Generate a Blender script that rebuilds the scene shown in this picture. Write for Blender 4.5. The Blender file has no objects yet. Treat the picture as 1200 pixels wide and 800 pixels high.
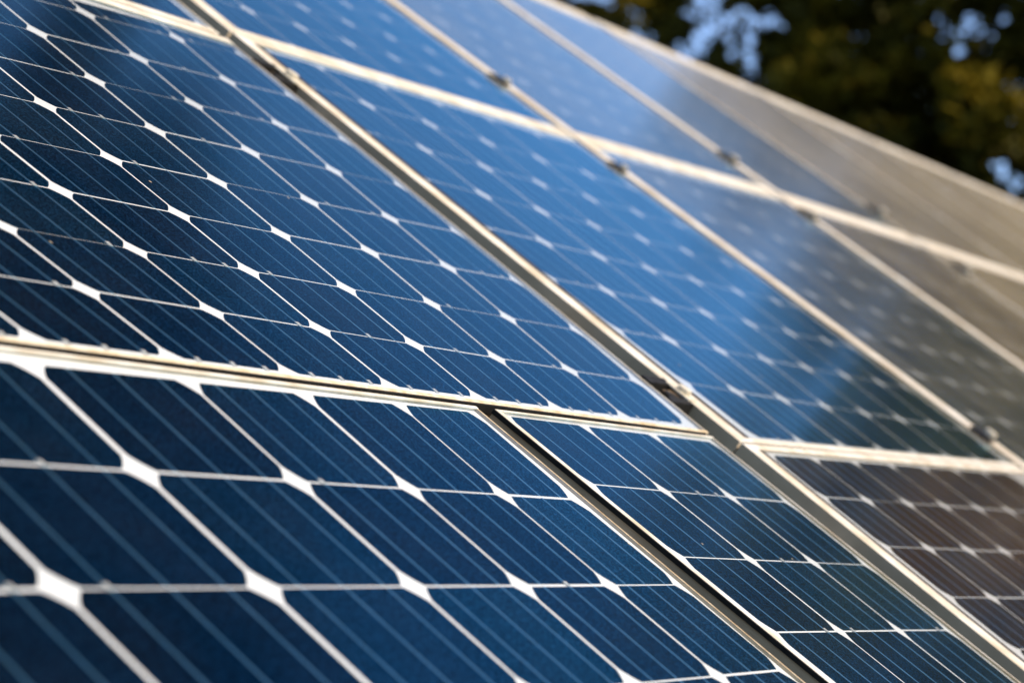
import bpy, bmesh, math, random
import numpy as np
from mathutils import Vector, Matrix

D = bpy.data
SC = bpy.context.scene
COL = SC.collection
rad = math.radians
random.seed(7)

# ------------------------------------------------------------------ frame of the array
# plane coordinates: u along the row of panels, v up the slope, w out of the glass; 1 unit = one cell width
S = 0.156
PITCH = math.atan2(0.07249, 0.88604)
cp, sp = math.cos(PITCH), math.sin(PITCH)
RC = np.array([[0.45790977, -0.7028652, 0.54433368],
               [0.07249213, -0.58073902, -0.81085577],
               [0.88603811, 0.41075869, -0.21497388]])
WM = np.array([[1, 0, 0], [0, sp, cp], [0, -cp, sp]])
Q = WM @ RC
ORG = np.array([0.0, 0.0, 1.30])
CAM_UVW = np.array([-9.19582, -5.12029, 3.09063])


def W(u, v, w=0.0):
    return ORG + S * (Q @ np.array([u, v, w]))


CAMP = W(*CAM_UVW)

# ------------------------------------------------------------------ camera
cam = D.cameras.new('camera')
cam.sensor_width = 36.0
cam.lens = 2700.0 / 1200.0 * 36.0
cam.clip_start = 0.02
cam.clip_end = 3000
cam.dof.use_dof = True
cam.dof.focus_distance = 12.55 * S
cam.dof.aperture_fstop = 5.8
cam.dof.aperture_blades = 0
camo = D.objects.new('camera', cam)
COL.objects.link(camo)
camo.location = CAMP
camo.rotation_euler = (math.pi / 2 + PITCH, 0, 0)
SC.camera = camo

# ------------------------------------------------------------------ sky, sun, exposure
SUN_EL, SUN_AZ = rad(32), rad(113)          # azimuth clockwise from +Y
wd = D.worlds.new('World')
SC.world = wd
wd.use_nodes = True
nt = wd.node_tree
nt.nodes.clear()
sky = nt.nodes.new('ShaderNodeTexSky')
sky.sky_type = 'NISHITA'
sky.sun_disc = False
sky.sun_elevation = SUN_EL
sky.sun_rotation = SUN_AZ
sky.altitude = 300
sky.air_density = 0.5
sky.dust_density = 0.0
sky.ozone_density = 0.7
bg = nt.nodes.new('ShaderNodeBackground')
bg.inputs[1].default_value = 0.15
wo = nt.nodes.new('ShaderNodeOutputWorld')
nt.links.new(sky.outputs[0], bg.inputs[0])
nt.links.new(bg.outputs[0], wo.inputs[0])

sl = D.lights.new('sun', 'SUN')
sl.energy = 3.0
sl.angle = rad(0.53)
sl.color = (1.0, 0.86, 0.68)
so = D.objects.new('sun', sl)
COL.objects.link(so)
sdir = Vector((math.sin(SUN_AZ) * math.cos(SUN_EL), math.cos(SUN_AZ) * math.cos(SUN_EL), math.sin(SUN_EL)))
so.rotation_euler = sdir.to_track_quat('Z', 'Y').to_euler()
so.location = (8, -4, 10)

vs = SC.view_settings
vs.view_transform = 'Standard'
vs.look = 'None'
vs.exposure = 1.12
vs.gamma = 1.0
vs.use_curve_mapping = False


# ------------------------------------------------------------------ materials
def mat(name):
    m = D.materials.new(name)
    m.use_nodes = True
    t = m.node_tree
    t.nodes.clear()
    out = t.nodes.new('ShaderNodeOutputMaterial')
    return m, t, out


def N(t, typ, **kw):
    n = t.nodes.new(typ)
    for k, v in kw.items():
        if k.startswith('i_'):
            n.inputs[k[2:].replace('_', ' ')].default_value = v
        else:
            setattr(n, k, v)
    return n


def ramp(t, src, stops):
    r = N(t, 'ShaderNodeValToRGB')
    e = r.color_ramp.elements
    while len(e) < len(stops):
        e.new(0.5)
    for x, (p, c) in zip(e, stops):
        x.position = p
        x.color = (*c, 1)
    t.links.new(src, r.inputs[0])
    return r


def simple(name, c1, c2, scale, rough, metal=0.0, spec=0.5, bump=0.0, detail=4.0):
    m, t, out = mat(name)
    tc = N(t, 'ShaderNodeTexCoord')
    no = N(t, 'ShaderNodeTexNoise')
    no.inputs['Scale'].default_value = scale
    no.inputs['Detail'].default_value = detail
    t.links.new(tc.outputs['Object'], no.inputs['Vector'])
    r = ramp(t, no.outputs[0], [(0.32, c1), (0.68, c2)])
    b = N(t, 'ShaderNodeBsdfPrincipled')
    b.inputs['Roughness'].default_value = rough
    b.inputs['Metallic'].default_value = metal
    b.inputs['Specular IOR Level'].default_value = spec
    t.links.new(r.outputs[0], b.inputs['Base Color'])
    if bump:
        bm = N(t, 'ShaderNodeBump')
        bm.inputs['Strength'].default_value = bump
        bm.inputs['Distance'].default_value = 0.002
        t.links.new(no.outputs[0], bm.inputs['Height'])
        t.links.new(bm.outputs[0], b.inputs['Normal'])
    t.links.new(b.outputs[0], out.inputs[0])
    return m


M_ALU = simple('anodised_aluminium', (0.54, 0.43, 0.29), (0.76, 0.70, 0.60), 24, 0.5, 0.0, 0.3, 0.05)
M_ALU_DIRTY = simple('weathered_aluminium', (0.40, 0.26, 0.12), (0.66, 0.52, 0.34), 90, 0.55, 0.15, 0.4, 0.1)
M_ALU_SHADED = simple('shaded_side_aluminium', (0.38, 0.29, 0.185), (0.46, 0.36, 0.24), 25, 0.6, 0.2, 0.3, 0.05)  # side faces of the rails: their shade is put into the colour
M_AGED = simple('yellowed_aluminium', (0.50, 0.36, 0.19), (0.70, 0.60, 0.44), 70, 0.5, 0.0, 0.3, 0.05)
M_RACK = simple('galvanised_steel', (0.35, 0.35, 0.35), (0.5, 0.5, 0.5), 20, 0.5, 0.7)
M_BACK = simple('white_backsheet', (0.58, 0.575, 0.56), (0.64, 0.635, 0.62), 8, 0.6, 0.0, 0.2)
M_EDGE_STRIP = simple('dark_edge_strip', (0.025, 0.020, 0.014), (0.06, 0.046, 0.032), 40, 0.7, 0.0, 0.3)
M_GAP_SHADE = simple('black_gap_shade', (0.008, 0.007, 0.006), (0.02, 0.017, 0.013), 60, 0.8, 0.0, 0.2)
M_CLAMP = simple('black_clamp', (0.008, 0.0065, 0.005), (0.022, 0.018, 0.013), 120, 0.6, 0.0, 0.3, 0.2)
M_BOLT = simple('bright_bolt', (0.55, 0.47, 0.34), (0.68, 0.60, 0.46), 150, 0.5, 0.1)
M_SPACER = simple('rusty_spacer', (0.10, 0.06, 0.03), (0.22, 0.15, 0.09), 80, 0.7, 0.0, 0.2)
M_SOLDER = simple('bright_solder', (0.40, 0.40, 0.38), (0.55, 0.54, 0.50), 200, 0.4, 0.3)
M_RIBBON = simple('tinned_ribbon', (0.16, 0.44, 0.60), (0.24, 0.54, 0.70), 50, 0.38, 1.0, 0.5)


def cell_material():
    m, t, out = mat('silicon_cell')
    g = N(t, 'ShaderNodeNewGeometry')
    oi = N(t, 'ShaderNodeObjectInfo')
    no = N(t, 'ShaderNodeTexNoise')
    no.inputs['Scale'].default_value = 520
    no.inputs['Detail'].default_value = 3
    no.inputs['Roughness'].default_value = 0.75
    t.links.new(g.outputs['Position'], no.inputs['Vector'])
    n2 = N(t, 'ShaderNodeTexNoise')
    n2.inputs['Scale'].default_value = 9
    n2.inputs['Detail'].default_value = 2
    t.links.new(g.outputs['Position'], n2.inputs['Vector'])
    r = ramp(t, no.outputs[0], [(0.40, (0.0002, 0.0012, 0.004)), (0.54, (0.0004, 0.003, 0.010)), (0.66, (0.005, 0.016, 0.038))])
    r2 = ramp(t, oi.outputs['Random'], [(0.0, (0.6, 0.66, 0.72)), (0.5, (0.95, 0.92, 0.98)), (1.0, (1.3, 1.22, 1.12))])
    mx = N(t, 'ShaderNodeMix', data_type='RGBA', blend_type='MULTIPLY')
    mx.inputs[0].default_value = 1
    t.links.new(r.outputs[0], mx.inputs[6])
    t.links.new(r2.outputs[0], mx.inputs[7])
    r3 = ramp(t, n2.outputs[0], [(0.3, (0.8, 0.85, 0.9)), (0.7, (1.15, 1.1, 1.05))])
    mx2 = N(t, 'ShaderNodeMix', data_type='RGBA', blend_type='MULTIPLY')
    mx2.inputs[0].default_value = 1
    t.links.new(mx.outputs[2], mx2.inputs[6])
    t.links.new(r3.outputs[0], mx2.inputs[7])
    b = N(t, 'ShaderNodeBsdfDiffuse')
    t.links.new(mx2.outputs[2], b.inputs['Color'])
    # the blue nitride coating: a coloured mirror-like film
    gl = N(t, 'ShaderNodeBsdfGlossy')
    gl.inputs['Roughness'].default_value = 0.28
    rg = ramp(t, no.outputs[0], [(0.40, (0.0, 0.022, 0.045)), (0.52, (0.0, 0.080, 0.135)), (0.64, (0.02, 0.18, 0.30))])
    mx3 = N(t, 'ShaderNodeMix', data_type='RGBA', blend_type='MULTIPLY')
    mx3.inputs[0].default_value = 1
    t.links.new(rg.outputs[0], mx3.inputs[6])
    t.links.new(r2.outputs[0], mx3.inputs[7])
    t.links.new(mx3.outputs[2], gl.inputs['Color'])
    ad = N(t, 'ShaderNodeAddShader')
    t.links.new(b.outputs[0], ad.inputs[0])
    t.links.new(gl.outputs[0], ad.inputs[1])
    t.links.new(ad.outputs[0], out.inputs[0])
    return m


def glass_material(name, t0, t1, tint=(1, 1, 1), nscale=14, rough=0.13):
    """clear front glass: transparent, Fresnel reflection slightly spread by the glass texture,
    and a thin film of dust that thickens with the length of the path through it"""
    m, t, out = mat(name)
    g = N(t, 'ShaderNodeNewGeometry')
    no = N(t, 'ShaderNodeTexNoise')
    no.inputs['Scale'].default_value = nscale
    no.inputs['Detail'].default_value = 5
    t.links.new(g.outputs['Position'], no.inputs['Vector'])
    gl = N(t, 'ShaderNodeBsdfGlossy')
    gl.inputs['Roughness'].default_value = rough
    gl.inputs['Color'].default_value = (*tint, 1)     # colour put into the reflection
    tr = N(t, 'ShaderNodeBsdfTransparent')
    m1 = N(t, 'ShaderNodeMixShader')
    bf = N(t, 'ShaderNodeMath', operation='SUBTRACT')
    bf.inputs[0].default_value = 1.0
    t.links.new(g.outputs['Backfacing'], bf.inputs[1])
    fb = N(t, 'ShaderNodeMath', operation='MULTIPLY')
    t.links.new(bf.outputs[0], fb.inputs[1])
    t.links.new(fb.outputs[0], m1.inputs[0])
    t.links.new(tr.outputs[0], m1.inputs[1])
    t.links.new(gl.outputs[0], m1.inputs[2])
    # dust: 1 - exp(-tau / cos)
    dp = N(t, 'ShaderNodeVectorMath', operation='DOT_PRODUCT')
    t.links.new(g.outputs['Normal'], dp.inputs[0])
    t.links.new(g.outputs['Incoming'], dp.inputs[1])
    ab = N(t, 'ShaderNodeMath', operation='ABSOLUTE')
    t.links.new(dp.outputs['Value'], ab.inputs[0])
    # reflectance of anti-reflective glass: a few per cent face on, rising steeply as the view grazes it
    rf = N(t, 'ShaderNodeFloatCurve')
    cv = rf.mapping.curves[0]
    REFL = [(0.0, 1.0), (0.065, 0.92), (0.11, 0.76), (0.157, 0.57), (0.2, 0.35), (0.245, 0.17), (0.30, 0.050), (0.43, 0.010), (1.0, 0.006)]
    cv.points[0].location = REFL[0]
    cv.points[1].location = REFL[-1]
    for q in REFL[1:-1]:
        cv.points.new(*q)
    rf.mapping.update()
    t.links.new(ab.outputs[0], rf.inputs['Value'])
    t.links.new(rf.outputs[0], fb.inputs[0])
    mxm = N(t, 'ShaderNodeMath', operation='MAXIMUM')
    mxm.inputs[1].default_value = 0.02
    t.links.new(ab.outputs[0], mxm.inputs[0])
    tau = N(t, 'ShaderNodeMapRange')
    tau.inputs['From Min'].default_value = 0.3
    tau.inputs['From Max'].default_value = 0.7
    tau.inputs['To Min'].default_value = -t0
    tau.inputs['To Max'].default_value = -t1
    t.links.new(no.outputs[0], tau.inputs['Value'])
    vo = N(t, 'ShaderNodeTexVoronoi')
    vo.inputs['Scale'].default_value = 42
    t.links.new(g.outputs['Position'], vo.inputs['Vector'])
    s1 = N(t, 'ShaderNodeMath', operation='LESS_THAN')
    s1.inputs[1].default_value = 0.07
    t.links.new(vo.outputs['Distance'], s1.inputs[0])
    sc_ = N(t, 'ShaderNodeSeparateColor')
    t.links.new(vo.outputs['Color'], sc_.inputs[0])
    s2 = N(t, 'ShaderNodeMath', operation='GREATER_THAN')
    s2.inputs[1].default_value = 0.965
    t.links.new(sc_.outputs[0], s2.inputs[0])
    s3 = N(t, 'ShaderNodeMath', operation='MULTIPLY')
    t.links.new(s1.outputs[0], s3.inputs[0])
    t.links.new(s2.outputs[0], s3.inputs[1])
    s4 = N(t, 'ShaderNodeMath', operation='MULTIPLY_ADD')
    s4.inputs[1].default_value = -0.12
    t.links.new(s3.outputs[0], s4.inputs[0])
    t.links.new(tau.outputs[0], s4.inputs[2])
    dv = N(t, 'ShaderNodeMath', operation='DIVIDE')
    t.links.new(s4.outputs[0], dv.inputs[0])
    t.links.new(mxm.outputs[0], dv.inputs[1])
    ex = N(t, 'ShaderNodeMath', operation='EXPONENT')
    t.links.new(dv.outputs[0], ex.inputs[0])
    om = N(t, 'ShaderNodeMath', operation='SUBTRACT')
    om.inputs[0].default_value = 1.0
    t.links.new(ex.outputs[0], om.inputs[1])
    df = N(t, 'ShaderNodeBsdfDiffuse')
    df.inputs['Color'].default_value = (0.62, 0.51, 0.34, 1)
    m2 = N(t, 'ShaderNodeMixShader')
    t.links.new(om.outputs[0], m2.inputs[0])
    t.links.new(m1.outputs[0], m2.inputs[1])
    t.links.new(df.outputs[0], m2.inputs[2])
    t.links.new(m2.outputs[0], out.inputs[0])
    return m


def clear_material():
    m, t, out = mat('glass_body')
    tr = N(t, 'ShaderNodeBsdfTransparent')
    tr.inputs[0].default_value = (0.985, 0.995, 0.99, 1)
    t.links.new(tr.outputs[0], out.inputs[0])
    return m


M_CELL = cell_material()
BLUE_TINT = (0.42, 0.84, 1.0)
M_GLASS = glass_material('front_glass', 0.0003, 0.0014, BLUE_TINT)
M_GLASS_FILM = glass_material('filmed_front_glass', 0.003, 0.008, (0.75, 0.95, 1.0), 4, 0.16)
M_GLASS_DUSTY = glass_material('dusty_front_glass', 0.008, 0.016, (1, 0.97, 0.9), 2.5, 0.16)
M_GLASS_MID = glass_material('hazed_front_glass', 0.0055, 0.013, (1, 0.97, 0.9), 4, 0.16)
M_GLASS_LIGHT = glass_material('lightly_filmed_front_glass', 0.002, 0.008, (0.66, 0.92, 1.0), 6, 0.16)
M_GLASS_BROWN = glass_material('brown_tinted_front_glass', 0.0003, 0.0015, (0.95, 0.80, 0.52), 8, 0.13)  # brown put into the reflection, strengthening the mirrored trees
M_CLEAR = clear_material()


def leaf_material(name, c0, c1, c2, tlf=0.2):
    m, t, out = mat(name)
    oi = N(t, 'ShaderNodeNewGeometry')
    no = N(t, 'ShaderNodeTexNoise')
    no.inputs['Scale'].default_value = 1.1
    no.inputs['Detail'].default_value = 2
    t.links.new(oi.outputs['Position'], no.inputs['Vector'])
    r = ramp(t, no.outputs[0], [(0.3, c0), (0.55, c1), (0.75, c2)])
    d = N(t, 'ShaderNodeBsdfPrincipled')
    d.inputs['Roughness'].default_value = 0.55
    d.inputs['Specular IOR Level'].default_value = 0.06
    t.links.new(r.outputs[0], d.inputs['Base Color'])
    tl = N(t, 'ShaderNodeBsdfTranslucent')
    t.links.new(r.outputs[0], tl.inputs[0])
    mx = N(t, 'ShaderNodeMixShader')
    mx.inputs[0].default_value = tlf
    t.links.new(d.outputs[0], mx.inputs[1])
    t.links.new(tl.outputs[0], mx.inputs[2])
    t.links.new(mx.outputs[0], out.inputs[0])
    return m


M_LEAF = leaf_material('olive_leaves', (0.02, 0.022, 0.003), (0.075, 0.060, 0.005), (0.20, 0.14, 0.010))
M_LEAF_BROWN = leaf_material('browning_leaves', (0.30, 0.18, 0.02), (0.50, 0.31, 0.045), (0.62, 0.42, 0.09), 0.45)
M_BARK = simple('tree_bark', (0.045, 0.032, 0.02), (0.10, 0.075, 0.05), 12, 0.9, 0, 0.2, 0.5)
M_GRASS = simple('meadow_ground', (0.045, 0.06, 0.015), (0.10, 0.10, 0.03), 0.6, 0.95, 0, 0.1, 0.0, 8)


# ------------------------------------------------------------------ object helpers
def link(name, verts, faces, mats, origin=(0, 0, 0), parent=None, parent_loc=None, fm=None):
    o3 = np.asarray(origin, float)
    me = D.meshes.new(name)
    me.from_pydata([tuple(np.asarray(v) - o3) for v in verts], [], faces)
    for m in (mats if isinstance(mats, (list, tuple)) else [mats]):
        me.materials.append(m)
    if fm is not None:
        me.polygons.foreach_set('material_index', fm)
    me.update()
    ob = D.objects.new(name, me)
    COL.objects.link(ob)
    if parent is not None:
        ob.parent = parent
        ob.location = o3 - np.asarray(parent_loc if parent_loc is not None else parent.location)
    else:
        ob.location = o3
    return ob


def empty(name, loc, label=None, cat=None, group=None):
    o = D.objects.new(name, None)
    COL.objects.link(o)
    o.location = loc
    o.empty_display_size = 0.1
    if label:
        o['label'] = label
    if cat:
        o['category'] = cat
    if group:
        o['group'] = group
    return o


def box_faces(k=0):
    return [[k + i for i in f] for f in ((0, 3, 2, 1), (4, 5, 6, 7), (0, 1, 5, 4), (1, 2, 6, 5), (2, 3, 7, 6), (3, 0, 4, 7))]


def prism(poly_uv, w0, w1):
    """closed prism on a polygon of plane coordinates"""
    n = len(poly_uv)
    v = [W(u, q, w0) for u, q in poly_uv] + [W(u, q, w1) for u, q in poly_uv]
    f = [list(range(n))[::-1], list(range(n, 2 * n))]
    f += [[i, (i + 1) % n, n + (i + 1) % n, n + i] for i in range(n)]
    return v, f


LIP, CELL_W0, CELL_W1, RIB_W1, BACK_W = 0.006, -0.0169, -0.0160, -0.0145, -0.017


def lerp(a, b, t):
    return a + (b - a) * t


def inset(q, l, r, b, t):
    """inset a quad (bl, br, tr, tl) of plane coordinates by plain u / v amounts, keeping its slants"""
    bl, br, tr, tl = [np.array(x, float) for x in q]

    def cut(bl, br, tr, tl, l, r, b, t):
        def at(s, h):
            return (bl * (1 - s) + br * s) * (1 - h) + (tl * (1 - s) + tr * s) * h
        wu = ((br - bl)[0] + (tr - tl)[0]) / 2
        hv = ((tl - bl)[1] + (tr - br)[1]) / 2
        s0, s1, h0, h1 = l / wu, 1 - r / wu, b / hv, 1 - t / hv
        return [at(s0, h0), at(s1, h0), at(s1, h1), at(s0, h1)]
    return cut(bl, br, tr, tl, l, r, b, t)


def solar_panel(label, quad, lips, grid, ks, js, margin, edge_strip=(0, 0, 0, 0), chamfer=(0.09, 0.145), gaps=(0.025, 0.017),
                dirty=(), aged=(), gap_shades={}, pads=False, joined=False, dusty=False, group='solar panels of the tilted array'):
    """quad: outer corners bl, br, tr, tl; lips: l, r, b, t widths of the visible frame;
    grid(k, j) -> plane coordinates of a cell corner; margin: l, r, b, t white border between frame and cells"""
    base = W(*quad[0], -0.27)
    root = empty('solar_panel', base, label, 'solar panel', group)
    bl = root.location.copy()
    O = [np.array(x, float) for x in quad]
    I = inset(quad, *lips)
    Wl = inset(quad, 0.018, 0.018, 0.018, 0.018)
    ch = 0.006
    Oc = inset(quad, ch, ch, ch, ch)
    names = ('bottom', 'right', 'top', 'left')
    for i in range(4):
        a, b = i, (i + 1) % 4
        prof = []
        for e in (a, b):
            lw = 0.0018 if names[i] == 'right' else LIP
            prof.append([W(*O[e], lw - (0.0006 if lw < LIP else 0.004)), W(*Oc[e], lw), W(*I[e], lw), W(*I[e], 0.001),
                         W(*Wl[e], 0.001), W(*Wl[e], -0.27), W(*O[e], -0.27)])
        n = 7
        verts = prof[0] + prof[1]
        faces = [[k, (k + 1) % n, n + (k + 1) % n, n + k] for k in range(n)] + [list(range(n))[::-1], list(range(n, 2 * n))]
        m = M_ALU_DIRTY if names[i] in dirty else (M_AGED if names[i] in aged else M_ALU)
        link('frame_rail', verts, faces, [m, M_ALU_SHADED], (verts[0] + verts[n]) / 2, root, bl,
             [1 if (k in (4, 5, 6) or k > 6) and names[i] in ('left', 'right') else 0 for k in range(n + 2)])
        if names[i] in gap_shades:
            # black strip under the lip, standing in for the shade in the gap
            so_, sdep = gap_shades[names[i]]
            ax = {'left': (-so_, 0), 'bottom': (0, -so_)}[names[i]]
            A_, B_ = O[a], O[b]
            if names[i] == 'bottom':
                A_, B_ = A_ + [0.06, 0], B_ - [0.06, 0]
            Ao, Bo = A_ + ax, B_ + ax
            Ai, Bi = A_ - np.array(ax) * 0.05, B_ - np.array(ax) * 0.05
            v = [W(*p, w) for w in (-sdep, LIP - 0.0055) for p in (Ao, Bo, Bi, Ai)]
            link('gap_shade_strip', v, box_faces(), M_GAP_SHADE, v[0], root, bl)
    if any(edge_strip):  # dark strip along the inner edge of the lip
        G = inset(quad, *[lips[i] + edge_strip[i] for i in range(4)])
        vv, ff = [], []
        for i in range(4):
            a, b = i, (i + 1) % 4
            side = (2, 1, 3, 0)[i]
            if edge_strip[side] <= 0:
                continue
            k = len(vv)
            for (p, w) in ((I[a], 0.0005), (I[b], 0.0005), (G[b], 0.0005), (G[a], 0.0005), (I[a], 0.004), (I[b], 0.004), (G[b], 0.003), (G[a], 0.003)):
                vv.append(W(*p, w))
            ff += box_faces(k)
        link('edge_strip', vv, ff, M_EDGE_STRIP, vv[0], root, bl)
    # white backsheet and the glass slab above it
    bs = inset(quad, 0.02, 0.02, 0.02, 0.02)
    v, f = prism(bs, BACK_W - 0.012, BACK_W)
    link('backsheet', v, f, M_BACK, v[0], root, bl)
    v, f = prism(bs, -0.0095, 0.0)
    fm = [1] * len(f)
    fm[1] = 0
    link('glass', v, f, [(M_GLASS, M_GLASS_FILM, M_GLASS_DUSTY, M_GLASS_MID, M_GLASS_LIGHT, M_GLASS_BROWN)[int(dusty)], M_CLEAR], v[0], root, bl, fm)
    # clamp the cell grid inside the frame
    C4 = inset(quad, *[lips[i] + edge_strip[i] + margin[i] for i in range(4)])
    bl_, br_, tr_, tl_ = C4

    def clampg(k, j):
        u, q = grid(k, j)
        for _ in range(2):
            h = (q - bl_[1]) / max(1e-6, tl_[1] - bl_[1])
            u = min(max(u, lerp(bl_[0], tl_[0], h)), lerp(br_[0], tr_[0], h))
            s = (u - bl_[0]) / max(1e-6, br_[0] - bl_[0])
            q = min(max(q, lerp(bl_[1], br_[1], s)), lerp(tl_[1], tr_[1], s))
        return np.array([u, q])
    cu, cv = chamfer
    gu, gv = gaps[0] / 2, gaps[1] / 2
    arc = []
    for (sx, sy) in ((0, 0), (1, 0), (1, 1), (0, 1)):
        pts = []
        for ang in (0, 0.34, 0.66, 1.0):
            # slightly bulged chamfer from the row edge to the column edge
            x, y = lerp(cu, 0, ang), lerp(0, cv, ang)
            bulge = 0.09 * math.sin(math.pi * ang)
            x -= bulge * cu * 0.5
            y -= bulge * cv * 0.5
            pts.append((x, y))
        if (sx, sy) in ((1, 0), (0, 1)):
            pts = pts[::-1]
        # walk counter clockwise round the cell
        if (sx, sy) == (0, 0):
            pts = pts[::-1]
        elif (sx, sy) == (1, 0):
            pts = pts[::-1]
        elif (sx, sy) == (1, 1):
            pts = pts[::-1]
        elif (sx, sy) == (0, 1):
            pts = pts[::-1]
        for x, y in pts:
            arc.append((1 - gu - x if sx else gu + x, 1 - gv - y if sy else gv + y))
    allv, allf = [], []
    for a in range(len(js) - 1):
        for b in range(len(ks) - 1):
            c = [clampg(ks[b], js[a]), clampg(ks[b + 1], js[a]), clampg(ks[b + 1], js[a + 1]), clampg(ks[b], js[a + 1])]
            if abs(c[2][1] - c[1][1]) < 0.04 or abs(c[1][0] - c[0][0]) < 0.06:
                continue
            jx, jy = random.uniform(-0.004, 0.004), random.uniform(-0.003, 0.003)
            c = [p + np.array([jx + random.uniform(-0.002, 0.002), jy]) for p in c]
            frac = abs(js[a + 1] - js[a])
            poly = []
            for x, y in arc:
                if frac < 0.9:            # a cut row: square where it meets the frame
                    y = min(y / frac, 1.0)
                poly.append((c[0] * (1 - x) + c[1] * x) * (1 - y) + (c[3] * (1 - x) + c[2] * x) * y)
            v, f = prism(poly, CELL_W0, CELL_W1)
            f = f[1:]
            if joined:
                k = len(allv)
                allv += v
                allf += [[k + i for i in g] for g in f]
            else:
                link('solar_cell', v, f, M_CELL, sum(v) / len(v), root, bl)
    if joined:
        o = link('solar_cells', allv, allf, M_CELL, allv[0], root, bl)
        o['kind'] = 'stuff'
        return root
    # three tinned ribbons down each string of cells
    for b in range(len(ks) - 1):
        for fr in (0.215, 0.5, 0.79):
            hw = 0.0085
            vv, ff, fm = [], [], []
            for a in range(len(js) - 1):
                e = []
                for j in (js[a], js[a + 1]):
                    p0, p1 = clampg(ks[b], j), clampg(ks[b + 1], j)
                    e.append(lerp(p0, p1, fr))
                if abs(e[1][1] - e[0][1]) < 0.04 or abs(p1[0] - p0[0]) < 0.06:
                    continue
                wob = random.uniform(-0.004, 0.004)
                lo, hi = lerp(e[0], e[1], 0.012), lerp(e[0], e[1], 0.988)
                lo, hi = lo + [wob, 0], hi + [wob, 0]
                k = len(vv)
                for w in (CELL_W1 + 0.0002, RIB_W1):
                    vv += [W(lo[0] - hw, lo[1], w), W(lo[0] + hw, lo[1], w), W(hi[0] + hw, hi[1], w), W(hi[0] - hw, hi[1], w)]
                ff += box_faces(k)
                fm += [0] * 6
                foot = e[0] if js[0] < js[-1] else e[1]
                if (a == 0 and pads) or random.random() < 0.25:
                    # a blob of solder where the ribbon passes the gap
                    k = len(vv)
                    c0 = foot + [wob, 0.008]
                    for w in (CELL_W1 + 0.0003, RIB_W1 + 0.003):
                        vv += [W(c0[0] - 0.016, c0[1] - 0.018, w), W(c0[0] + 0.016, c0[1] - 0.018, w), W(c0[0] + 0.016, c0[1] + 0.018, w), W(c0[0] - 0.016, c0[1] + 0.018, w)]
                    ff += box_faces(k)
                    fm += [1] * 6
            if vv:
                link('busbar_ribbon', vv, ff, [M_RIBBON, M_SOLDER], vv[0], root, bl, fm)
    return root


def bilinear(cu, cv):
    return lambda k, j: (cu[0] + cu[1] * k + cu[2] * j + cu[3] * k * j, cv[0] + cv[1] * k + cv[2] * j + cv[3] * k * j)


def quadgrid(C4, nk, nj):
    bl, br, tr, tl = [np.array(x, float) for x in C4]

    def g(k, j):
        s, h = k / nk, j / nj
        return tuple((bl * (1 - s) + br * s) * (1 - h) + (tl * (1 - s) + tr * s) * h)
    return g


# seam lines between the panels, in plane coordinates
A2 = lambda v: 12.93 - 0.115 * v
A3 = lambda v: 20.75 - 0.205 * v
A4 = lambda v: 28.6 - 0.36 * v
A5 = lambda v: 36.5 - 0.33 * v
A6 = lambda v: 44.5 - 0.33 * v
A7 = lambda v: 52.5 - 0.33 * v
A8 = lambda v: 60.5 - 0.33 * v
A9 = lambda v: 68.5 - 0.33 * v
_b1 = [(-6, 4.85), (4, 4.95), (5.2, 5.0), (5.5, 5.17), (8.4, 5.36), (11.2, 5.44), (12.5, 5.58), (13.4, 5.70), (19, 6.08), (21, 6.22), (26, 6.36), (30, 6.46), (36, 6.6), (70, 7.6)]
B1 = lambda u: float(np.interp(u, [a for a, b in _b1], [b for a, b in _b1]))
TOP = lambda u: 10.95 + 0.060 * u


def seam(Af, line):
    """crossing of an A seam with a row seam v = line(u)"""
    v = 5.0
    for _ in range(30):
        v = line(Af(v))
    return (Af(v), v)


def off(p, du, dv):
    return (p[0] + du, p[1] + dv)


# ---- the row in the middle
g0 = bilinear((0.206, 0.943, -0.079, 0.028), (0.126, -0.04, 0.514, 0.018))


def grid_p0(k, j):
    u, v = g0(k, j)
    if j == 0:
        v = 0.130 - 0.020 * k
    if k == 5:
        u += 0.035
    return u, v


solar_panel('deep blue panel left of the wide grey gap, above the golden seam',
            [(-4.15, 0.16), (5.09, -0.075), (5.20, 4.96), (-4.15, 4.80)], (0.05, 0.010, 0.022, 0.09), grid_p0,
            list(range(-4, 6)), list(range(0, 9)) + [8.34], (0.05, 0.02, 0.0, 0.01), chamfer=(0.085, 0.14), aged=('bottom',), pads=True, gap_shades={'bottom': (0.014, 0.06)})

g1 = bilinear((6.04, 0.932, -0.054, 0.018), (-0.043, -0.024, 0.652, 0.004))


def grid_p1(k, j):
    u, v = g1(k, j)
    if j == 0:
        v = -0.05
    if j == 8:
        v = B1(u) - 0.14
    return u, v


pr = seam(A2, B1)
solar_panel('blue panel right of the wide grey gap with the black clamp, above its seam',
            [(5.51, -0.148), (A2(0) - 0.16, -0.148), off(pr, -0.16, -0.008), (5.51, B1(5.5) - 0.008)], (0.175, 0.015, 0.05, 0.11), grid_p1,
            list(range(0, 8)), list(range(0, 9)), (0.035, 0.02, 0.02, 0.02), edge_strip=(0.11, 0, 0, 0), gap_shades={'bottom': (0.012, 0.06)})

g2 = bilinear((12.874, 1.053, -0.05, 0.009), (0.116, -0.044, 0.704, 0.011))


def grid_p2(k, j):
    u, v = g2(k, j)
    if j == 0:
        v = -0.06
    if j == 8:
        v = B1(u) - 0.16
    return u, v


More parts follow.
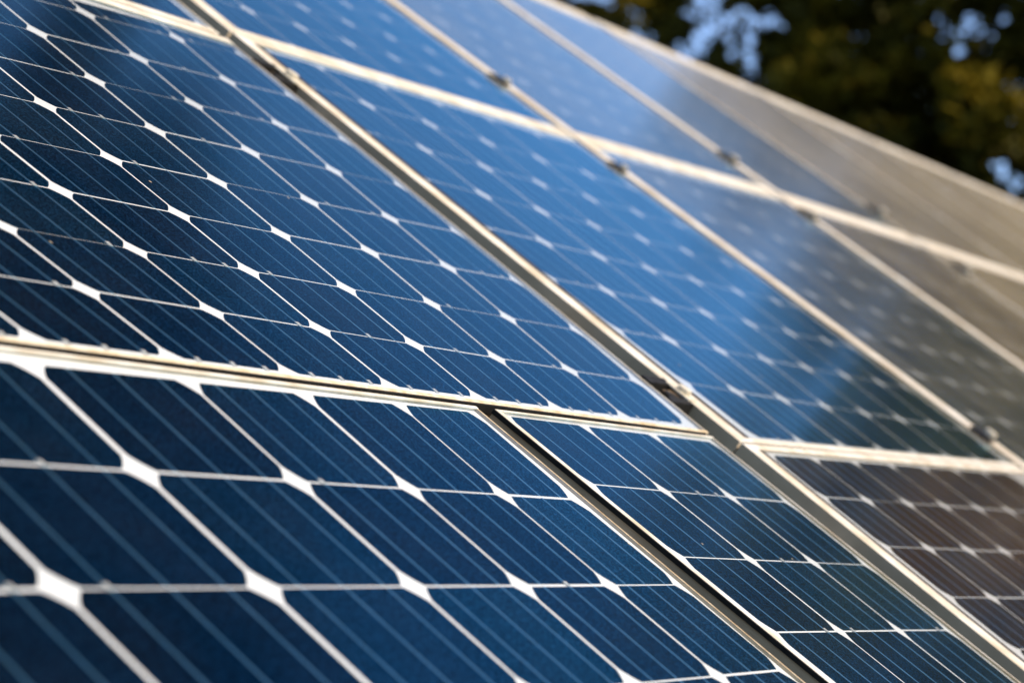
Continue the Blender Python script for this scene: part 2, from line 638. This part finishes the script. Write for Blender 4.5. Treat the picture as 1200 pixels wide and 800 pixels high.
pl, pr = seam(A2, B1), seam(A3, B1)
solar_panel('blurred blue panel between the two long bright seams, browning toward the right edge',
            [(A2(0), -0.15), (A3(0) - 0.22, -0.15), off(pr, -0.22, -0.01), off(pl, 0.0, -0.01)], (0.26, 0.03, 0.08, 0.14), grid_p2,
            list(range(0, 8)), list(range(0, 9)), (0.10, 0.03, 0.03, 0.02), edge_strip=(0.03, 0, 0, 0), gap_shades={'left': (0.085, 0.08)}, dusty=4)

pl, pr = seam(A3, B1), seam(A4, B1)
q = [(A3(0), -0.15), (A4(0) - 0.25, -0.15), off(pr, -0.25, -0.01), off(pl, 0, -0.01)]
solar_panel('brownish panel right of the farther bright seam, under the upper pale seam',
            q, (0.33, 0.04, 0.08, 0.16), quadgrid(inset(q, 0.45, 0.1, 0.12, 0.2), 7, 8),
            list(range(0, 8)), list(range(0, 9)), (0.10, 0.04, 0.03, 0.02), edge_strip=(0.03, 0, 0, 0), gap_shades={'left': (0.10, 0.08)}, dusty=3)

pl, pr = seam(A4, B1), seam(A5, B1)
q = [(A4(0), -0.15), (A5(0) - 0.25, -0.15), off(pr, -0.25, -0.01), off(pl, 0, -0.01)]
solar_panel('farthest visible panel below the upper pale seam, a tan sliver at the right edge',
            q, (0.08, 0.04, 0.08, 0.16), quadgrid(inset(q, 0.45, 0.1, 0.12, 0.2), 7, 8),
            list(range(0, 8)), list(range(0, 9)), (0.10, 0.04, 0.03, 0.02), edge_strip=(0.03, 0, 0, 0), joined=True, dusty=2)

# ---- the row at the top
pr = (5.16, B1(5.16))
q = [(-4.15, B1(-4) + 0.012), off(pr, 0, 0.012), (5.30, TOP(5.2)), (-4.15, TOP(-4))]
solar_panel('dark corner panel above the cream seam in the upper left corner',
            q, (0.05, 0.03, 0.06, 0.2), quadgrid(inset(q, 0.12, 0.08, 0.10, 0.3), 9, 9), list(range(10)), list(range(10)), (0.05, 0.03, 0.02, 0.02))
seams = [lambda v: 5.5 + 0.0 * v, A2, A3, A4, A5, A6, A7, A8, A9]
toplabels = ['vivid blue panel above the cream seam, second from the upper left corner',
             'pale blue panel above the cream seam between the two bright seams at the top edge',
             'whitish panel below the top rim, right of the farther bright seam',
             'grey brown panel along the bright rim just past the brown streak',
             'second grey brown panel past the brown streak, below the rim',
             'third grey brown panel past the brown streak, below the rim',
             'thin tan panel next to last along the rim at the right edge',
             'last thin tan panel along the rim at the right edge']
for i in range(8):
    Al, Ar = seams[i], seams[i + 1]
    a, b = seam(Al, B1), seam(Ar, B1)
    c, d = seam(Ar, TOP), seam(Al, TOP)
    gp = (0.16, 0.22, 0.25, 0.25, 0.25, 0.25, 0.25, 0.25)[i]
    ll = (0.20, 0.26, 0.33, 0.07, 0.06, 0.06, 0.06, 0.06)[i]
    lb = (0.09, 0.13, 0.15, 0.16, 0.16, 0.16, 0.16, 0.16)[i]
    q = [off(a, 0, 0.012), off(b, -gp, 0.012), off(c, -gp, 0), off(d, 0, 0)]
    ins = (ll + 0.12, 0.08, lb + 0.03, 0.5)
    solar_panel(toplabels[i], q, (ll, 0.03, lb, 0.34), quadgrid(inset(q, *ins), 7, 9), list(range(8)), list(range(10)),
                (0.06, 0.03, 0.02, 0.05), edge_strip=(0.03, 0, 0, 0), joined=i >= 3, dusty=(0, 4, 1, 2, 2, 2, 2, 2)[i], gap_shades={} if i in (0, 3, 4, 5, 6, 7) else {'left': (0.085, 0.08)})

# ---- the row at the bottom
LC = [-5.5, -4.25, -3.09, -1.91, -0.83, 0.10, 1.0, 1.80]
LJ = [-0.020, -0.735, -1.455, -2.145, -2.84, -3.54, -4.24, -4.94, -5.64]


def grid_l0(k, j):
    u = LC[k] + (0.045 * (j - 1) * (k / 7.0) ** 2 if j > 1 else 0.0)
    s = (u + 2) / 4.0
    return u, LJ[j] - (0.05 if j == 0 else 0.115) * max(s, -0.4)


def flipj(fn):
    return lambda k, j: fn(k, j)


q = [(-5.75, -5.80), (2.02, -5.95), (1.845, -0.035), (-5.75, 0.15)]
solar_panel('large nearest panel in the lower left corner, below the golden seam',
            q, (0.05, 0.008, 0.06, 0.028), lambda k, j: grid_l0(k, 8 - j), list(range(8)), list(range(9)),
            (0.05, 0.02, 0.02, 0.0), chamfer=(0.078, 0.135), gaps=(0.027, 0.019), dirty=('right',))

gm = bilinear((2.16, 0.957, -0.052, 0.001), (-0.057, -0.03, 0.642, 0.007))


def grid_m(k, j):
    u, v = gm(k, j - 8)
    if j == 8:
        v = -0.072 - 0.028 * k
    return u, v


q = [(2.42, -5.9), (5.30, -5.95), (5.06, -0.115), (2.06, -0.045)]
solar_panel('narrow panel three cells wide, between the black slot and the wide grey gap',
            q, (0.04, 0.010, 0.06, 0.022), grid_m, list(range(4)), list(range(9)), (0.025, 0.03, 0.03, 0.0),
            chamfer=(0.055, 0.15), gap_shades={'left': (0.014, 0.026)})

gr = bilinear((5.864, 0.893, -0.016, -0.013), (-0.186, -0.008, 0.551, 0.011))


def grid_r(k, j):
    u, v = gr(k, j - 8)
    if j == 8:
        v = -0.255
    return u, v


q = [(5.51, -5.3), (13.2, -5.9), (A2(0) - 0.16, -0.166), (5.51, -0.166)]
solar_panel('dark panel with brown tinted reflection in the lower right corner, right of the wide grey gap',
            q, (0.165, 0.015, 0.06, 0.07), grid_r, list(range(8)), list(range(9)), (0.03, 0.02, 0.03, 0.0),
            edge_strip=(0.085, 0, 0, 0), dusty=5)


# ------------------------------------------------------------------ clamps that hold the panels in the gaps
def wbox(u0, u1, v0, v1, w0, w1, slope=0.0):
    v = [W(u + slope * (q - v0), q, w) for w in (w0, w1) for u, q in ((u0, v0), (u1, v0), (u1, v1), (u0, v1))]
    return v, box_faces()


def hexbolt(u, v, w0, w1, r, n=6, sv=1.0):
    pts = [(u + r * math.cos(2 * math.pi * i / n), v + sv * r * math.sin(2 * math.pi * i / n)) for i in range(n)]
    return prism(pts, w0, w1)


def panel_clamp(u0, u1, v, label, big=True, sc=1.0):
    root = empty('panel_clamp', W((u0 + u1) / 2, v, -0.12), label, 'clamp', 'clamps in the panel seams')
    bl = root.location.copy()
    um = (u0 + u1) / 2

    def part(name, vf, m):
        return link(name, vf[0], vf[1], m, vf[0][0], root, bl)
    if big:
        h = 0.15
        part('base_plate', wbox(u0 + 0.004, u1 - 0.004, v - h, v + h, -0.16, -0.05), M_CLAMP)
        part('jaw', wbox(u0 + 0.004, u1 - 0.004, v - h, v - h * 0.55, -0.05, 0.006), M_CLAMP)
        part('jaw', wbox(u0 + 0.004, u1 - 0.004, v + h * 0.45, v + h, -0.05, 0.016), M_CLAMP)
        part('spacer', wbox(u0 + 0.5 * (u1 - u0), u1 - 0.02, v - h * 0.3, v + h * 0.25, -0.05, -0.012), M_SPACER)
        part('cap_plate', wbox(u1 - 0.05, u1 + 0.09, v - h * 0.75, v + h * 0.7, LIP + 0.001, LIP + 0.012), M_BOLT)
        part('bolt_head', hexbolt(u1 + 0.03, v - 0.1 * h, LIP + 0.013, LIP + 0.045, 0.055, 8), M_BOLT)
        part('washer', hexbolt(um + 0.02, v - 0.05, -0.0115, -0.004, 0.07, 12), M_CLAMP)
    else:
        h = 0.11 * sc
        part('base_plate', wbox(u0 + 0.004, u1 - 0.055, v - h, v + h, -0.16, -0.03), M_CLAMP)
        part('jaw', wbox(u0 + 0.004, u1 + 0.10 * sc, v - h * 0.75, v + h * 0.75, LIP + 0.002, LIP + 0.028 * sc), M_CLAMP)
        part('bolt_head', hexbolt(u1 + 0.09 * sc, v - h * 0.2, LIP + 0.028 * sc + 0.001, LIP + 0.06 * sc, 0.05 * sc, 8), M_BOLT)
    return root


panel_clamp(5.12, 5.50, 0.42, 'large black clamp with a bright bolt in the wide grey gap, above the golden seam')
panel_clamp(5.20, 5.50, 4.52, 'black clamp in the wide grey gap just below the cream seam at upper left')
panel_clamp(A2(6.6) - 0.15, A2(6.6), 6.60, 'clamp with a rounded bright head in the near bright seam, above the cream seam', big=False, sc=1.0)
panel_clamp(A2(5.0) - 0.15, A2(5.0), 4.97, 'small dark clamp in the near bright seam, just below the cream seam', big=False, sc=0.9)
panel_clamp(A2(0.3) - 0.15, A2(0.3), 0.36, 'black clamp at the lower end of the near bright seam, by the right edge', big=False, sc=1.3)
panel_clamp(A3(6.96) - 0.21, A3(6.96), 6.96, 'blurred clamp in the farther bright seam, above the pale seam', big=False, sc=1.3)
panel_clamp(A3(5.7) - 0.21, A3(5.7), 5.66, 'blurred clamp in the farther bright seam, below the pale seam', big=False, sc=1.3)
panel_clamp(A4(7.15) - 0.24, A4(7.15), 7.15, 'faint blurred clamp on the tan panels, just above the pale seam at right', big=False, sc=1.6)
panel_clamp(A4(5.6) - 0.24, A4(5.6), 5.6, 'faint blurred clamp on the tan panels, just below the pale seam at right', big=False, sc=1.6)

# ------------------------------------------------------------------ rack under the panels
rk = empty('mounting_rack', W(0, -5.4, -0.3), 'grey steel rack of rails and posts under the tilted solar panels', 'rack')
rbl = rk.location.copy()
for v0 in (-4.6, -1.2, 1.3, 3.9, 7.2, 10.0):
    v, f = wbox(-5.6, 66 if v0 > 6 else (36 if v0 > 0 else 13), v0, v0 + 0.26, -0.55, -0.275)
    link('rail', v, f, M_RACK, v[0], rk, rbl)
for u0 in (-3.0, 3.0, 9.0, 16.0, 23.0, 31.0, 39.0, 47.0, 55.0, 63.0):
    for v0 in (-3.8, 8.6):
        if u0 > 13 and v0 < 0:
            v0 = 1.42
        top = W(u0, v0, -0.56)
        r = 0.03
        v = [np.array([top[0] + dx, top[1] + dy, z]) for z in (-0.1, top[2]) for dx, dy in ((-r, -r), (r, -r), (r, r), (-r, r))]
        link('post', v, box_faces(), M_RACK, v[0], rk, rbl)
    lo = -3.9 if u0 < 13 else 1.3
    v, f = wbox(u0 - 0.15, u0 + 0.15, lo - 0.6, 10.6, -0.86, -0.56)
    link('beam', v, f, M_RACK, v[0], rk, rbl)

# ------------------------------------------------------------------ ground
gv = []
gf = []
nG = 24
for i in range(nG + 1):
    for j in range(nG + 1):
        x = (i / nG - 0.5) * 1600
        y = (j / nG - 0.5) * 1600
        gv.append((x, y, 0.0))
for i in range(nG):
    for j in range(nG):
        a = i * (nG + 1) + j
        gf.append([a, a + nG + 1, a + nG + 2, a + 1])
go = link('ground', gv, gf, M_GRASS)
go['kind'] = 'structure'


# ------------------------------------------------------------------ trees behind the array
def tube(pts, radii, n=8):
    v, f = [], []
    for i, (p, r) in enumerate(zip(pts, radii)):
        p = Vector(p)
        d = (Vector(pts[min(i + 1, len(pts) - 1)]) - Vector(pts[max(i - 1, 0)])).normalized()
        a = d.orthogonal().normalized()
        b = d.cross(a)
        for k in range(n):
            t = 2 * math.pi * k / n
            v.append(tuple(p + a * (r * math.cos(t)) + b * (r * math.sin(t))))
    for i in range(len(pts) - 1):
        for k in range(n):
            f.append([i * n + k, i * n + (k + 1) % n, (i + 1) * n + (k + 1) % n, (i + 1) * n + k])
    f.append(list(range((len(pts) - 1) * n, len(pts) * n)))
    return v, f


GAPS = [(838, 24, 46), (872, 62, 20), (906, 22, 16), (1122, 38, 27), (1156, 40, 20), (1172, 196, 14), (690, -12, 24), (745, 18, 10)]
GD = []
for x, y, r in GAPS:
    d = WM @ np.array([(x - 600) / 2700, (y - 400) / 2700, 1.0])
    GD.append((d / np.linalg.norm(d), r / 2700))


def tree(az, dist, height, spread, label, seed, clumps=120, per=130, base_h=1.4, leaf=0.085, lm=None, shift=(0, 0), flat=1.0):
    rg = np.random.default_rng(seed)
    bx = CAMP[0] + dist * math.sin(rad(az))
    by = CAMP[1] + dist * math.cos(rad(az))
    root = empty('tree', (bx, by, 0), label, 'tree', 'trees behind the array')
    tx, ty = bx + shift[0], by + shift[1]
    bl = (bx, by, 0)
    # trunk
    pts = [(bx + rg.normal(0, 0.08) * i + shift[0] * 0.4 * (i / 6) ** 2, by + rg.normal(0, 0.08) * i + shift[1] * 0.4 * (i / 6) ** 2, height * 0.8 * i / 6 - 0.1) for i in range(7)]
    v, f = tube(pts, [0.27, 0.23, 0.2, 0.17, 0.13, 0.09, 0.04], 10)
    link('trunk', v, f, M_BARK, bl, root, bl)
    centres = []
    for li in range(11):
        k = rg.integers(4 if shift != (0, 0) else 1, 6)
        p0 = np.array(pts[k])
        a = rg.uniform(0, 2 * math.pi)
        ln = spread * rg.uniform(0.55, 0.95) * (1 - 0.09 * k)
        d = np.array([math.cos(a), math.sin(a), rg.uniform(0.25, 0.7)])
        lp = [tuple(p0 + d * ln * s + np.array([0, 0, 0.3 * ln * s * s])) for s in (0, 0.35, 0.7, 1.0)]
        v, f = tube(lp, [0.085 * (1 - 0.1 * k), 0.06, 0.04, 0.015], 6)
        link('limb', v, f, M_BARK, lp[0], root, bl)
        for s in (2, 3):
            centres.append(np.array(lp[s]))
    # crown: leaf clumps spread through an uneven volume
    cz = base_h + (height - base_h) * 0.52
    while len(centres) < clumps:
        d = rg.normal(0, 1, 3)
        d /= (np.abs(d) ** 3).sum() ** (1 / 3)
        r = rg.uniform(0.35, 1.0) ** 0.6
        lump = 1 + 0.16 * math.sin(3 * math.atan2(d[1], d[0]) + seed) + 0.12 * math.sin(5 * d[2] + seed)
        c = np.array([tx + d[0] * spread * r * lump, ty + d[1] * spread * r * lump, cz + d[2] * (height - base_h) * 0.5 * r])
        centres.append(c)
    C = np.array(centres)
    rc = rg.uniform(0.26, 0.55, len(C))
    n = per
    P = np.repeat(C, n, axis=0)
    d = rg.normal(0, 1, P.shape)
    d /= np.linalg.norm(d, axis=1)[:, None]
    P = P + d * (np.repeat(rc, n) * rg.uniform(0.3, 1.0, len(P)) ** 0.5)[:, None] * np.array([1.0, 1.0, 0.75])
    # openings in the crown
    keep = P[:, 2] > 0.3
    view = P - CAMP
    view /= np.linalg.norm(view, axis=1)[:, None]
    for gd, gr in GD:
        ang = np.arccos(np.clip(view @ gd, -1, 1))
        off_ = view - gd
        th = np.arctan2(off_[:, 2], off_[:, 0])
        ph = 7.0 * gd[0] + 40.0 * gd[2]
        shape = 1 + 0.38 * np.sin(3 * th + 9 * ph) + 0.28 * np.sin(5 * th + 23 * ph) + 0.18 * np.sin(8 * th + ph)
        keep &= (ang > gr * shape * rg.uniform(0.7, 1.1, len(P))) | (rg.uniform(0, 1, len(P)) < 0.06)
    P = P[keep]
    n = len(P)
    nrm = rg.normal(0, 1, (n, 3)) + np.array([0, 0, 0.5])
    nrm /= np.linalg.norm(nrm, axis=1)[:, None]
    t1 = np.cross(nrm, rg.normal(0, 1, (n, 3)))
    t1 /= np.linalg.norm(t1, axis=1)[:, None]
    t2 = np.cross(nrm, t1)
    ls = leaf * rg.uniform(0.7, 1.4, n)[:, None]
    V = np.stack([P - t1 * ls, P + t2 * ls * 0.45 + nrm * ls * 0.1, P + t1 * ls, P - t2 * ls * 0.45 + nrm * ls * 0.1], axis=1).reshape(-1, 3)
    V -= np.array(bl)
    me = D.meshes.new('crown')
    me.vertices.add(len(V))
    me.vertices.foreach_set('co', V.ravel())
    me.loops.add(n * 4)
    me.loops.foreach_set('vertex_index', np.arange(n * 4))
    me.polygons.add(n)
    me.polygons.foreach_set('loop_start', np.arange(n) * 4)
    me.polygons.foreach_set('loop_total', np.full(n, 4))
    me.materials.append(lm or M_LEAF)
    me.update(calc_edges=True)
    me.validate()
    co = D.objects.new('crown', me)
    COL.objects.link(co)
    co.parent = root
    return root


tree(2.6, 27, 8.3, 2.3, 'leftmost dark tree above the bright top rim, with blue gaps in it', 11, 190)
tree(6.6, 25, 7.7, 2.2, 'olive sunlit tree above the middle of the rim, beside the large blue gaps', 12, 210)
tree(10.4, 24, 8.7, 2.1, 'dark tree with an olive cluster in the upper right corner, holding the round blue gap', 13, 210)
tree(14.2, 25, 8.3, 2.5, 'tree cut off by the right edge of the photo', 14, 190)
for az, ds, h, s, sd, lb in ((18.5, 25, 8.8, 2.4, 15, 'first browning tree beyond the right edge, mirrored brown in the glass'),
                             (23.0, 24, 10.4, 2.5, 16, 'second browning tree beyond the right edge, mirrored brown in the glass'),
                             (27.5, 26, 11.6, 2.6, 17, 'third browning tree beyond the right edge, mirrored brown in the glass')):
    tree(az, ds, h, s, lb, sd, 220, per=160, lm=M_LEAF_BROWN)

tree(-20, 8.5, 11.4, 4.7, 'unseen tall broad tree added beyond the upper left corner to darken the near glass', 21, 420, per=150, base_h=7.1, leaf=0.14, shift=(4.6, 0.3))  # added out of view to darken the reflections on the left
